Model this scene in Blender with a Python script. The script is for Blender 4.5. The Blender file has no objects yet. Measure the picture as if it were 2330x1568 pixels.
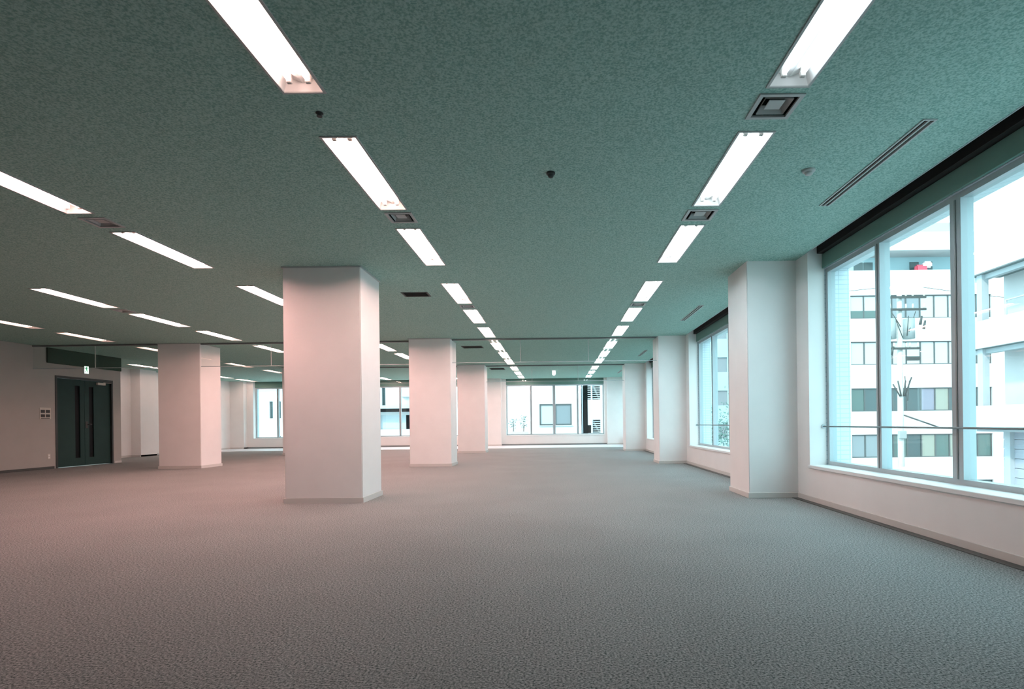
import bpy, bmesh, math, random
from mathutils import Vector, Matrix

random.seed(7)
S = bpy.context.scene
COL = S.collection

# ------------------------------------------------------------------ camera
F_PX, W_PX, H_PX = 1260.0, 2330.0, 1568.0
PPX, PPY, ROLL = 1265.7, 963.2, 0.0122
CAM_H = 0.88
cam = bpy.data.cameras.new('camera')
cam.sensor_fit = 'HORIZONTAL'
cam.sensor_width = 36.0
cam.lens = 36.0 * F_PX / W_PX
cam.shift_x = (W_PX / 2 - PPX) / W_PX
cam.shift_y = (PPY - H_PX / 2) / W_PX
cam.clip_start, cam.clip_end = 0.05, 400
camo = bpy.data.objects.new('camera', cam)
COL.objects.link(camo)
camo.matrix_world = Matrix.Translation((0, 0, CAM_H)) @ Matrix.Rotation(math.radians(90), 4, 'X') @ Matrix.Rotation(-ROLL, 4, 'Z')
S.camera = camo

# ------------------------------------------------------------------ world, exposure
world = bpy.data.worlds.new('sky'); S.world = world
world.use_nodes = True
bg = world.node_tree.nodes['Background']
bg.inputs['Color'].default_value = (0.64, 0.89, 1.0, 1)
bg.inputs['Strength'].default_value = 4.6
sun = bpy.data.lights.new('sun', 'SUN'); sun.energy = 3.4; sun.angle = math.radians(3); sun.color = (1.0, 0.90, 0.84)
suno = bpy.data.objects.new('sun', sun); COL.objects.link(suno)
suno.rotation_euler = Vector((0.55, 0.62, -0.56)).to_track_quat('-Z', 'Y').to_euler()
S.view_settings.view_transform = 'Standard'
S.view_settings.look = 'None'
S.view_settings.exposure = 0.0
S.view_settings.gamma = 1.0
S.view_settings.use_curve_mapping = False
S.cycles.use_denoising = True
S.cycles.use_adaptive_sampling = True
S.cycles.adaptive_threshold = 0.05
S.cycles.use_light_tree = False
S.cycles.max_bounces = 7
S.cycles.diffuse_bounces = 4
S.cycles.transparent_max_bounces = 12
S.cycles.sample_clamp_indirect = 8.0
# tube colours per row (cool tubes by the windows, warm ones inside) and strength
TUBE_ROWS = [((0.80, 0.92, 1.0), 55.0), ((1.0, 0.66, 0.60), 112.0), ((1.0, 0.54, 0.50), 170.0), ((1.0, 0.55, 0.48), 105.0), ((1.0, 0.62, 0.52), 9.0), ((1.0, 0.66, 0.58), 45.0)]
TUBE_ZONE = [0.10, 0.30, 1.30, 0.88, 0.72]      # beside the camera ... far half of the room

# ------------------------------------------------------------------ materials
def mat(name, col, rough=0.6, metal=0.0, noise=0.0, nscale=20.0, bump=0.0, bscale=200.0, emit=None, estr=0.0, spec=0.5):
    m = bpy.data.materials.new(name); m.use_nodes = True
    nt = m.node_tree; b = nt.nodes['Principled BSDF']
    b.inputs['Base Color'].default_value = (*col, 1)
    b.inputs['Roughness'].default_value = rough
    b.inputs['Metallic'].default_value = metal
    b.inputs['Specular IOR Level'].default_value = spec
    tc = nt.nodes.new('ShaderNodeTexCoord')
    if noise > 0:
        n = nt.nodes.new('ShaderNodeTexNoise'); n.inputs['Scale'].default_value = nscale
        n.inputs['Detail'].default_value = 5
        r = nt.nodes.new('ShaderNodeMapRange')
        r.inputs['From Min'].default_value = 0.3; r.inputs['From Max'].default_value = 0.7
        r.inputs['To Min'].default_value = 1 - noise; r.inputs['To Max'].default_value = 1 + noise
        mx = nt.nodes.new('ShaderNodeVectorMath'); mx.operation = 'SCALE'
        mx.inputs[0].default_value = col
        nt.links.new(tc.outputs['Object'], n.inputs['Vector'])
        nt.links.new(n.outputs['Fac'], r.inputs['Value'])
        nt.links.new(r.outputs['Result'], mx.inputs['Scale'])
        nt.links.new(mx.outputs['Vector'], b.inputs['Base Color'])
    if bump > 0:
        n2 = nt.nodes.new('ShaderNodeTexNoise'); n2.inputs['Scale'].default_value = bscale
        n2.inputs['Detail'].default_value = 4
        bp = nt.nodes.new('ShaderNodeBump'); bp.inputs['Strength'].default_value = bump
        bp.inputs['Distance'].default_value = 0.005
        nt.links.new(tc.outputs['Object'], n2.inputs['Vector'])
        nt.links.new(n2.outputs['Fac'], bp.inputs['Height'])
        nt.links.new(bp.outputs['Normal'], b.inputs['Normal'])
    if emit:
        b.inputs['Emission Color'].default_value = (*emit, 1)
        b.inputs['Emission Strength'].default_value = estr
    return m

def mat_carpet():
    m = mat('carpet', (0.25, 0.25, 0.25), 0.95, spec=0.1)
    nt = m.node_tree; b = nt.nodes['Principled BSDF']; tc = nt.nodes.new('ShaderNodeTexCoord')
    n1 = nt.nodes.new('ShaderNodeTexNoise'); n1.inputs['Scale'].default_value = 110; n1.inputs['Detail'].default_value = 3; n1.inputs['Roughness'].default_value = 0.7
    n2 = nt.nodes.new('ShaderNodeTexNoise'); n2.inputs['Scale'].default_value = 1.2; n2.inputs['Detail'].default_value = 3
    cr = nt.nodes.new('ShaderNodeValToRGB')
    cr.color_ramp.elements[0].position = 0.33; cr.color_ramp.elements[0].color = (0.022, 0.045, 0.041, 1)
    cr.color_ramp.elements[1].position = 0.68; cr.color_ramp.elements[1].color = (0.50, 0.50, 0.50, 1)
    r = nt.nodes.new('ShaderNodeMapRange'); r.inputs['To Min'].default_value = 0.88; r.inputs['To Max'].default_value = 1.12
    mx = nt.nodes.new('ShaderNodeVectorMath'); mx.operation = 'SCALE'
    bp = nt.nodes.new('ShaderNodeBump'); bp.inputs['Strength'].default_value = 0.5; bp.inputs['Distance'].default_value = 0.006
    L = nt.links.new
    L(tc.outputs['Object'], n1.inputs['Vector']); L(tc.outputs['Object'], n2.inputs['Vector'])
    L(n1.outputs['Fac'], cr.inputs['Fac']); L(n2.outputs['Fac'], r.inputs['Value'])
    L(cr.outputs['Color'], mx.inputs[0]); L(r.outputs['Result'], mx.inputs['Scale'])
    L(mx.outputs['Vector'], b.inputs['Base Color'])
    L(n1.outputs['Fac'], bp.inputs['Height']); L(bp.outputs['Normal'], b.inputs['Normal'])
    return m

def mat_board():
    # rock-wool acoustic board with worm-hole fissures
    m = mat('acoustic_board', (0.5, 0.5, 0.5), 0.9, spec=0.1)
    nt = m.node_tree; b = nt.nodes['Principled BSDF']; tc = nt.nodes.new('ShaderNodeTexCoord')
    n1 = nt.nodes.new('ShaderNodeTexNoise'); n1.inputs['Scale'].default_value = 85; n1.inputs['Detail'].default_value = 3
    cr = nt.nodes.new('ShaderNodeValToRGB')
    cr.color_ramp.elements[0].position = 0.36; cr.color_ramp.elements[0].color = (0.22, 0.40, 0.35, 1)
    cr.color_ramp.elements[1].position = 0.60; cr.color_ramp.elements[1].color = (0.42, 0.62, 0.56, 1)
    bp = nt.nodes.new('ShaderNodeBump'); bp.inputs['Strength'].default_value = 0.4; bp.inputs['Distance'].default_value = 0.004
    L = nt.links.new
    L(tc.outputs['Object'], n1.inputs['Vector']); L(n1.outputs['Fac'], cr.inputs['Fac'])
    L(cr.outputs['Color'], b.inputs['Base Color'])
    L(n1.outputs['Fac'], bp.inputs['Height']); L(bp.outputs['Normal'], b.inputs['Normal'])
    return m

def mat_tile(name, col, joint, w, h, axes='XZ'):
    m = mat(name, col, 0.35)
    nt = m.node_tree; b = nt.nodes['Principled BSDF']; tc = nt.nodes.new('ShaderNodeTexCoord')
    sp = nt.nodes.new('ShaderNodeSeparateXYZ'); cb = nt.nodes.new('ShaderNodeCombineXYZ')
    ad = nt.nodes.new('ShaderNodeMath'); ad.operation = 'ADD'
    bt = nt.nodes.new('ShaderNodeTexBrick')
    bt.offset = 0.0
    bt.inputs['Color1'].default_value = (*col, 1); bt.inputs['Color2'].default_value = (*[c * 0.94 for c in col], 1)
    bt.inputs['Mortar'].default_value = (*joint, 1)
    bt.inputs['Scale'].default_value = 1.0
    bt.inputs['Brick Width'].default_value = w; bt.inputs['Row Height'].default_value = h
    bt.inputs['Mortar Size'].default_value = h * 0.09
    L = nt.links.new
    L(tc.outputs['Object'], sp.inputs['Vector'])
    L(sp.outputs['X'], ad.inputs[0]); L(sp.outputs['Y'], ad.inputs[1])
    L(ad.outputs['Value'], cb.inputs['X']); L(sp.outputs['Z'], cb.inputs['Y'])
    L(cb.outputs['Vector'], bt.inputs['Vector']); L(bt.outputs['Color'], b.inputs['Base Color'])
    return m

def mat_glass(name, tint, gloss=0.05, rough=0.0):
    m = bpy.data.materials.new(name); m.use_nodes = True
    nt = m.node_tree; nt.nodes.clear()
    o = nt.nodes.new('ShaderNodeOutputMaterial'); mx = nt.nodes.new('ShaderNodeMixShader')
    t = nt.nodes.new('ShaderNodeBsdfTransparent'); g = nt.nodes.new('ShaderNodeBsdfGlossy')
    t.inputs['Color'].default_value = (*tint, 1)
    g.inputs['Roughness'].default_value = rough
    mx.inputs['Fac'].default_value = gloss
    nt.links.new(t.outputs[0], mx.inputs[1]); nt.links.new(g.outputs[0], mx.inputs[2])
    nt.links.new(mx.outputs[0], o.inputs['Surface'])
    return m

M = {}
M['carpet'] = mat_carpet()
M['board'] = mat_board()
M['floor_pale'] = mat('pale_floor_band', (0.72, 0.72, 0.74), 0.5)
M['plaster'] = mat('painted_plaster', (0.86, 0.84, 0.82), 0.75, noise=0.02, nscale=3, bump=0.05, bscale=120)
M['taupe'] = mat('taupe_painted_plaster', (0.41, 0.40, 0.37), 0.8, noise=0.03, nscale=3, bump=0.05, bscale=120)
M['base'] = mat('vinyl_baseboard', (0.62, 0.60, 0.57), 0.5)
M['base_dark'] = mat('dark_vinyl_baseboard_and_shade', (0.05, 0.055, 0.05), 0.5)
M['alu'] = mat('aluminium_frame', (0.42, 0.48, 0.50), 0.45, metal=0.15)
M['alu_dark'] = mat('dark_aluminium', (0.22, 0.24, 0.24), 0.4, metal=0.5)
M['header'] = mat('dark_green_header_metal', (0.13, 0.26, 0.22), 0.55)
M['fascia'] = mat('dark_green_fascia', (0.035, 0.07, 0.05), 0.7, spec=0.2)
M['sill'] = mat('white_sill_board', (0.85, 0.85, 0.84), 0.35)
M['glass'] = mat_glass('window_glass', (0.90, 0.98, 0.97), 0.05)
M['barrier_glass'] = mat_glass('smoke_barrier_glass', (0.95, 0.97, 0.96), 0.03)
M['white_metal'] = mat('white_enamel', (0.85, 0.85, 0.83), 0.4)
M['grey_metal'] = mat('grey_vent_metal', (0.48, 0.50, 0.49), 0.5)
M['dark'] = mat('dark_duct_and_shade', (0.012, 0.014, 0.013), 0.9)
M['grille_dark'] = mat('dark_grille', (0.035, 0.04, 0.038), 0.6)
for r_, (c_, e_) in enumerate(TUBE_ROWS):
    for z_, f_ in enumerate(TUBE_ZONE):
        M['tube%d%d' % (r_, z_)] = mat('lit_fluorescent_tube_%d_%d' % (r_, z_), (1, 1, 1), 0.5, emit=c_, estr=e_ * f_)
M['socket'] = mat('lamp_socket_plastic', (0.55, 0.53, 0.50), 0.5)
M['door'] = mat('green_grey_steel_door', (0.014, 0.042, 0.038), 0.6, noise=0.05, nscale=4, spec=0.2)
M['door_frame'] = mat('black_door_frame', (0.018, 0.022, 0.02), 0.5)
M['slit_glass'] = mat('dark_slit_glass', (0.004, 0.004, 0.005), 0.4, spec=0.1)
M['black'] = mat('black_plastic', (0.02, 0.018, 0.016), 0.5)
M['plate'] = mat('ivory_plate', (0.60, 0.57, 0.50), 0.5)
M['exit_face'] = mat('lit_exit_sign_face', (0.8, 1, 0.85), 0.5, emit=(0.75, 1.0, 0.82), estr=2.2)
M['exit_green'] = mat('exit_sign_green', (0.0, 0.25, 0.1), 0.5, emit=(0.02, 0.5, 0.2), estr=0.5)
M['lamp_small'] = mat('lit_emergency_lamp', (1, 1, 1), 0.5, emit=(0.95, 0.97, 1.0), estr=4.0)
M['tile_ext'] = mat_tile('exterior_white_mosaic_tile', (0.62, 0.70, 0.74), (0.42, 0.52, 0.56), 0.10, 0.05)
M['bwhite'] = mat('white_facade', (0.55, 0.53, 0.53), 0.8, noise=0.03, nscale=0.6)
M['bwhite2'] = mat('cool_white_facade', (0.50, 0.50, 0.52), 0.8, noise=0.03, nscale=0.6)
M['bgrey'] = mat('grey_facade', (0.42, 0.45, 0.47), 0.8, noise=0.05, nscale=0.8)
M['blav'] = mat('lavender_grey_siding', (0.38, 0.39, 0.44), 0.7, noise=0.04, nscale=0.8)
M['bsoffit'] = mat('grey_green_soffit', (0.16, 0.19, 0.19), 0.8)
M['bteal'] = mat('pale_teal_facade', (0.33, 0.45, 0.48), 0.7, noise=0.05, nscale=0.5)
M['bframe'] = mat('dark_sash', (0.07, 0.075, 0.075), 0.5)
M['pane_dark'] = mat('dark_teal_pane', (0.05, 0.075, 0.078), 0.3)
M['pane_green'] = mat('green_grey_pane', (0.07, 0.11, 0.10), 0.3)
M['pane_white'] = mat('curtained_pane', (0.42, 0.42, 0.42), 0.4)
M['pane_cream'] = mat('cream_curtained_pane', (0.25, 0.25, 0.21), 0.4)
M['pane_lilac'] = mat('lilac_curtained_pane', (0.20, 0.19, 0.24), 0.4)
M['pane_grey'] = mat('grey_blue_pane', (0.20, 0.22, 0.235), 0.3)
M['concrete'] = mat('pole_concrete', (0.50, 0.50, 0.48), 0.9, noise=0.1, nscale=8)
M['steel'] = mat('dark_galvanised_steel', (0.06, 0.062, 0.06), 0.5)
M['transformer'] = mat('grey_transformer', (0.30, 0.33, 0.33), 0.5)
M['asphalt'] = mat('pale_paving', (0.42, 0.42, 0.42), 0.9, noise=0.15, nscale=2)
M['red'] = mat('red_sign_paint', (0.55, 0.06, 0.10), 0.4)
M['sign_white'] = mat('white_sign_paint', (0.85, 0.82, 0.84), 0.4)
M['leaf'] = mat('tree_foliage', (0.07, 0.14, 0.12), 0.8, noise=0.4, nscale=3)
M['bark'] = mat('tree_bark', (0.10, 0.085, 0.07), 0.9)

# ------------------------------------------------------------------ helpers
def mesh(name, verts, faces, smooth=False):
    me = bpy.data.meshes.new(name); me.from_pydata([tuple(v) for v in verts], [], faces); me.update()
    bm = bmesh.new(); bm.from_mesh(me); bmesh.ops.recalc_face_normals(bm, faces=bm.faces)
    bm.to_mesh(me); bm.free()
    if smooth:
        for p in me.polygons: p.use_smooth = True
    return me

def obj(name, me, m, parent=None, loc=None):
    o = bpy.data.objects.new(name, me)
    if m is not None and len(me.materials) == 0: me.materials.append(m)
    COL.objects.link(o)
    if parent is not None: o.parent = parent
    if loc is not None: o.location = loc
    return o

def tag(o, label, cat, group=None):
    o['label'] = label; o['category'] = cat
    if group: o['group'] = group
    return o

def struct(o, label=None):
    o['kind'] = 'structure'
    if label: o['label'] = label
    return o

def empty(name, loc=(0, 0, 0), rz=0.0):
    o = bpy.data.objects.new(name, None); o.empty_display_size = 0.1
    COL.objects.link(o); o.location = loc; o.rotation_euler = (0, 0, rz)
    return o

def copy_tree(root, loc):
    c = root.copy(); COL.objects.link(c); c.location = loc
    for ch in list(root.children):
        d = ch.copy(); COL.objects.link(d); d.parent = c
        for g in list(ch.children):
            e = g.copy(); COL.objects.link(e); e.parent = d
    return c

BOXF = [(0, 3, 2, 1), (4, 5, 6, 7), (0, 1, 5, 4), (1, 2, 6, 5), (2, 3, 7, 6), (3, 0, 4, 7)]
def bverts(x0, y0, z0, x1, y1, z1):
    return [(x0, y0, z0), (x1, y0, z0), (x1, y1, z0), (x0, y1, z0), (x0, y0, z1), (x1, y0, z1), (x1, y1, z1), (x0, y1, z1)]

def box_mesh(name, b, bev=0.0, seg=1):
    me = mesh(name, bverts(*b), BOXF)
    if bev > 0:
        bm = bmesh.new(); bm.from_mesh(me)
        bmesh.ops.bevel(bm, geom=list(bm.edges), offset=bev, segments=seg, affect='EDGES', clamp_overlap=True)
        bm.to_mesh(me); bm.free()
    return me

def box(name, b, m, parent=None, bev=0.0, seg=1):
    """box given in the parent's own frame; b = x0,y0,z0,x1,y1,z1"""
    return obj(name, box_mesh(name, b, bev, seg), m, parent)

def multi(name, boxes, m, parent=None):
    v, f = [], []
    for b in boxes:
        n = len(v); v += bverts(*b); f += [tuple(i + n for i in q) for q in BOXF]
    return obj(name, mesh(name, v, f), m, parent)

def cyl_mesh(name, p0, p1, r0, r1=None, n=12, smooth=True):
    r1 = r0 if r1 is None else r1
    p0, p1 = Vector(p0), Vector(p1); d = (p1 - p0).normalized()
    a = d.orthogonal().normalized(); b = d.cross(a)
    v, f = [], []
    for p, r in ((p0, r0), (p1, r1)):
        for i in range(n):
            t = 2 * math.pi * i / n
            v.append(p + a * (r * math.cos(t)) + b * (r * math.sin(t)))
    for i in range(n):
        j = (i + 1) % n; f.append((i, j, n + j, n + i))
    f.append(tuple(range(n - 1, -1, -1))); f.append(tuple(range(n, 2 * n)))
    me = mesh(name, v, f)
    if smooth:
        for p in me.polygons: p.use_smooth = len(p.vertices) == 4
    return me

def cyl(name, p0, p1, r0, m, parent=None, r1=None, n=12):
    return obj(name, cyl_mesh(name, p0, p1, r0, r1, n), m, parent)

def lathe_mesh(name, prof, n=24):
    """profile of (r,z) turned about z"""
    v, f = [], []
    for r, z in prof:
        for i in range(n):
            t = 2 * math.pi * i / n; v.append((r * math.cos(t), r * math.sin(t), z))
    for k in range(len(prof) - 1):
        for i in range(n):
            j = (i + 1) % n; f.append((k * n + i, k * n + j, (k + 1) * n + j, (k + 1) * n + i))
    f.append(tuple(range(n))); f.append(tuple(range((len(prof) - 1) * n, len(prof) * n)))
    return mesh(name, v, f)

def panel_mesh(name, u0, u1, w0, w1, holes, d0, d1, mapf):
    """a slab in (u,w) with rectangular holes, thickness d0..d1, one connected mesh"""
    us = sorted(set([u0, u1] + [h[0] for h in holes] + [h[1] for h in holes]))
    ws = sorted(set([w0, w1] + [h[2] for h in holes] + [h[3] for h in holes]))
    us = [u for u in us if u0 <= u <= u1]; ws = [w for w in ws if w0 <= w <= w1]
    def solid(i, j):
        if i < 0 or j < 0 or i >= len(us) - 1 or j >= len(ws) - 1: return False
        cu = (us[i] + us[i + 1]) / 2; cw = (ws[j] + ws[j + 1]) / 2
        return not any(h[0] < cu < h[1] and h[2] < cw < h[3] for h in holes)
    idx, v, f = {}, [], []
    def vi(i, j, k):
        key = (i, j, k)
        if key not in idx:
            idx[key] = len(v); v.append(mapf(us[i], ws[j], d1 if k else d0))
        return idx[key]
    for i in range(len(us) - 1):
        for j in range(len(ws) - 1):
            if not solid(i, j): continue
            for k in (0, 1):
                f.append((vi(i, j, k), vi(i + 1, j, k), vi(i + 1, j + 1, k), vi(i, j + 1, k)))
            if not solid(i - 1, j): f.append((vi(i, j, 0), vi(i, j + 1, 0), vi(i, j + 1, 1), vi(i, j, 1)))
            if not solid(i + 1, j): f.append((vi(i + 1, j, 0), vi(i + 1, j + 1, 0), vi(i + 1, j + 1, 1), vi(i + 1, j, 1)))
            if not solid(i, j - 1): f.append((vi(i, j, 0), vi(i + 1, j, 0), vi(i + 1, j, 1), vi(i, j, 1)))
            if not solid(i, j + 1): f.append((vi(i, j + 1, 0), vi(i + 1, j + 1, 0), vi(i + 1, j + 1, 1), vi(i, j + 1, 1)))
    return mesh(name, v, f)

MAP_X = lambda u, w, d: (d, u, w)     # wall facing x: u=y, w=z, d=x
MAP_Y = lambda u, w, d: (u, d, w)     # wall facing y: u=x, w=z, d=y
MAP_Z = lambda u, w, d: (u, w, d)     # floor / ceiling

ORD = ['first', 'second', 'third', 'fourth', 'fifth', 'sixth', 'seventh', 'eighth', 'ninth', 'tenth', 'eleventh', 'twelfth', 'thirteenth']

# ------------------------------------------------------------------ dimensions
HC, SLAB = 2.70, 3.05
XR = 2.75                    # right wall, room face
XL = -11.28                  # door wall, room face
XL2 = -13.05                 # far-left wall
YB, YF = -5.0, 22.40         # back and far walls
YD = 14.35                   # end of the door wall
SILL, HEAD = 0.39, 2.52
LW, LL = 0.21, 1.17          # light opening
ROW_X = [1.285, -1.35, -3.99, -6.66, -9.30, -12.05]
ROW_Y = [1.84, 3.49, 5.13, 7.14, 8.79, 10.42, 12.40, 14.08, 15.71, 17.70, 19.36, 20.99]
ROW_FROM = [0, 0, 1, 3, 4, 8]

lights = []
for r, x in enumerate(ROW_X):
    for k in range(ROW_FROM[r], 12):
        lights.append((r, k, x, ROW_Y[k]))
square_vents = [(1.285, 3.205, 0.23), (1.285, 4.875, 0.235), (-1.335, 4.85, 0.21), (-3.98, 4.88, 0.21), (-6.66, 8.55, 0.20),
                (1.285, 8.55, 0.20), (-1.35, 8.55, 0.20)]
slots = [(2.295, 3.37, 4.69), (2.295, 8.68, 9.94), (2.295, 14.0, 15.2), (2.295, 19.2, 20.4)]
grilles = [(-1.93, 7.715, 0.34, 0.23), (-1.95, 13.05, 0.46, 0.34), (-1.92, 18.25, 0.46, 0.5)]

# ------------------------------------------------------------------ structure: floor, ceiling, walls
fl = obj('floor', panel_mesh('floor', -13.6, 2.93, YB - 0.2, 22.58, [], -0.25, 0.0, MAP_Z), M['carpet'])
struct(fl, 'grey speckled loop carpet across the whole empty office')

fb = obj('floor_border', box_mesh('floor_border', (XL2 + 0.013, 19.9, 0.0, 2.74, YF - 0.013, 0.006)), M['floor_pale'])  # paler flat band over the carpet, full width along the far wall
struct(fb, 'pale floor band running along under the far windows')

holes = [(x - LW / 2, x + LW / 2, y, y + LL) for (_, _, x, y) in lights]
holes += [(x - s / 2, x + s / 2, y - s / 2, y + s / 2) for (x, y, s) in square_vents]
holes += [(x - .035, x + .035, a, b) for (x, a, b) in slots]
holes += [(x - w / 2, x + w / 2, y - d / 2, y + d / 2) for (x, y, w, d) in grilles]
# blind pockets along the windows: board stops at the wall line there
WIN_R = [(2.0, 6.015), (7.30, 11.42), (12.62, 16.80), (18.10, 22.10)]
WIN_F = [(-2.03, 1.95), (-7.36, -3.36), (-12.25, -8.66)]
cei = obj('ceiling', panel_mesh('ceiling', -13.6, XR, YB - 0.2, YF, holes, HC, HC + 0.02, MAP_Z), M['board'])
struct(cei, 'speckled acoustic board ceiling with recessed lights')
slab = obj('ceiling', panel_mesh('ceiling_slab', -13.8, 3.2, YB - 0.4, 22.85, [], SLAB, SLAB + 0.3, MAP_Z), M['dark'])
struct(slab)

# right wall: inner leaf (tall openings with blind pockets) and tiled outer leaf (window openings)
wr = obj('wall_right', panel_mesh('wall_right', YB - 0.2, YF + 0.18, 0, SLAB, [(a, b, SILL, SLAB + 1) for a, b in WIN_R], XR, XR + 0.18, MAP_X), M['plaster'])
struct(wr, 'white plaster window wall with low dado')
wro = obj('wall_right_outer', panel_mesh('wall_right_outer', YB - 0.4, YF + 0.45, -0.4, SLAB, [(a, b, SILL, HEAD) for a, b in WIN_R], XR + 0.18, XR + 0.45, MAP_X), M['tile_ext'])
struct(wro, 'pale blue-white mosaic tile reveals outside the windows')
wf = obj('wall_far', panel_mesh('wall_far', -13.6, XR + 0.18, 0, SLAB, [(a, b, 0.41, SLAB + 1) for a, b in WIN_F], YF, YF + 0.18, MAP_Y), M['plaster'])
struct(wf, 'far white wall with low dado under the windows')
wfo = obj('wall_far_outer', panel_mesh('wall_far_outer', -13.8, XR + 0.45, -0.4, SLAB, [(a, b, 0.41, 2.46) for a, b in WIN_F], YF + 0.18, YF + 0.45, MAP_Y), M['tile_ext'])
struct(wfo)
wb = obj('wall_back_unseen', panel_mesh('wall_back_unseen', -13.6, XR, 0, SLAB, [], YB - 0.2, YB, MAP_Y), M['taupe'])  # unseen wall, set back and darkened to cut bounce on the near ceiling
struct(wb)
DOOR_Y0, DOOR_Y1, DOOR_Z = 12.47, 14.09, 2.10
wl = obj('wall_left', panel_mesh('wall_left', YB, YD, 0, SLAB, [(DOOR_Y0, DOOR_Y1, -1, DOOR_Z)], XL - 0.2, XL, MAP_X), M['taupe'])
struct(wl, 'plain shaded plaster wall with the dark double door')
wl2 = obj('wall_left_end', box_mesh('wall_left_end', (XL2, YD - 0.2, 0, XL - 0.2, YD, SLAB)), M['plaster']); struct(wl2)
wl3 = obj('wall_left_rear', box_mesh('wall_left_rear', (XL2 - 0.2, YD - 0.2, 0, XL2, YF, SLAB)), M['plaster'])
struct(wl3, 'plaster wall running to the far-left window')

# corridor head panel above the door
tr = obj('trim_1', box_mesh('trim_1', (XL, 12.27, 2.36, XL + 0.03, YD, HC), 0.004), M['fascia'])
struct(tr, 'dark grey-green fascia panel above the double door')

# baseboards
def base(name, b, m, label=None):
    o = obj(name, box_mesh(name, b, 0.004), m); struct(o, label); return o
for i, (a, b) in enumerate([(YB, 6.31), (7.0, 11.68), (12.34, 17.1), (17.76, YF)]):
    base('baseboard_right' if i == 0 else 'baseboard_right.%03d' % i, (XR - 0.012, a, 0, XR, b, 0.06), M['base'])
for i, (a, b) in enumerate([(YB, 6.29), (7.02, 11.66), (12.36, 17.08), (17.78, YF - 0.3)]):  # dark strips paint in the shade at the window wall's foot
    o = obj('trim_%d' % (40 + i), box_mesh('floor_shade_strip', (XR - 0.085, a, 0, XR - 0.0125, b, 0.006), 0.002), M['base_dark']); struct(o, 'dark strip for the painted shadow along the foot of the right window wall')
base('baseboard_left', (XL, YB, 0, XL + 0.012, DOOR_Y0 - 0.04, 0.055), M['base_dark'], 'dark thin baseboard left of the double door')
base('baseboard_left.001', (XL, DOOR_Y1 + 0.04, 0, XL + 0.012, YD, 0.055), M['base'])
base('baseboard_left.002', (XL2, YD, 0, XL2 + 0.012, YF, 0.06), M['base'])
base('baseboard_far', (XL2, YF - 0.012, 0, XR, YF, 0.06), M['alu_dark'], 'dark baseboard under the far windows')

# header metal panels in the blind pockets
k = 2
for i, (a, b) in enumerate(WIN_R):
    o = obj('trim_%d' % k, box_mesh('trim', (XR + 0.155, a, HEAD + 0.005, XR + 0.179, b, 2.68), 0.003), M['header']); struct(o); k += 1
    o = obj('trim_%d' % (60 + i), box_mesh('pocket_shade_box', (XR + 0.10, a, 2.685, XR + 0.179, b, SLAB - 0.01), 0.003), M['dark']); struct(o, 'black box for the shade in the blind pocket above the %s right window' % ['nearest', 'second', 'third', 'fourth'][i])  # black box fills the pocket to paint in the shade of the recess
    o = obj('trim_%d' % k, box_mesh('trim', (XR - 0.012, a - 0.0, HC - 0.004, XR, b, SLAB), 0.002), M['alu']); struct(o); k += 1
for i, (a, b) in enumerate(WIN_F):
    o = obj('trim_%d' % k, box_mesh('trim', (a, YF + 0.155, 2.465, b, YF + 0.179, 2.80), 0.003), M['header']); struct(o); k += 1

# ------------------------------------------------------------------ windows
def ring(name, u0, u1, w0, w1, t, d0, d1, mapf, m, parent):
    me = panel_mesh(name, u0, u1, w0, w1, [(u0 + t, u1 - t, w0 + t, w1 - t)], d0, d1, mapf)
    return obj(name, me, m, parent)

def make_window(idx, a, b, z0, z1, face, mapf, label, cuts=None):
    """opening a..b along the wall; face = room-side coordinate of the frame; grows outward"""
    root = empty('window_%d' % idx); struct(root, label)
    ring('frame', a, b, z0, z1, 0.045, face + 0.015, face + 0.095, mapf, M['alu'], root)
    n = 4; pw = (b - a) / n
    cuts = cuts or [a + pw * i for i in range(1, n)]
    for i, c in enumerate(cuts):
        hw = 0.055 if i == 1 else 0.036
        me = panel_mesh('mullion', c - hw, c + hw, z0 + 0.045, z1 - 0.045, [], face + 0.005, face + 0.10, mapf)
        mu = obj('mullion', me, M['alu'], root)
        me = panel_mesh('gasket', c - 0.007, c + 0.007, z0 + 0.045, z1 - 0.045, [], face + 0.0, face + 0.0052, mapf)
        obj('gasket', me, M['alu_dark'], mu)
    edges = [a] + list(cuts) + [b]
    for i in range(n):
        me = panel_mesh('pane', edges[i] + 0.03, edges[i + 1] - 0.03, z0 + 0.03, z1 - 0.03, [], face + 0.05, face + 0.056, mapf)
        obj('pane', me, M['glass'], root)
    return root

def make_sill(idx, b, label):
    o = obj('trim_%d' % idx, box_mesh('sill', b, 0.004), M['sill']); struct(o, label)

def make_rail(a, b, c, axis, label):
    t = empty('safety_rail', (0, 0, 0))
    if axis == 'x':
        cyl('rail', (c, a, 0.81), (c, b, 0.81), 0.008, M['alu_dark'], t, n=8)
        for s in (a, b):
            e = 1 if s == a else -1
            cyl('bracket', (c, s, 0.81), (c, s + e * 0.012, 0.81), 0.022, M['alu'], t, n=12)
    else:
        cyl('rail', (a, c, 0.81), (b, c, 0.81), 0.008, M['alu_dark'], t, n=8)
        for s in (a, b):
            e = 1 if s == a else -1
            cyl('bracket', (s, c, 0.81), (s + e * 0.012, c, 0.81), 0.022, M['alu'], t, n=12)
    tag(t, label, 'rail', 'safety rails across the windows')

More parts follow.
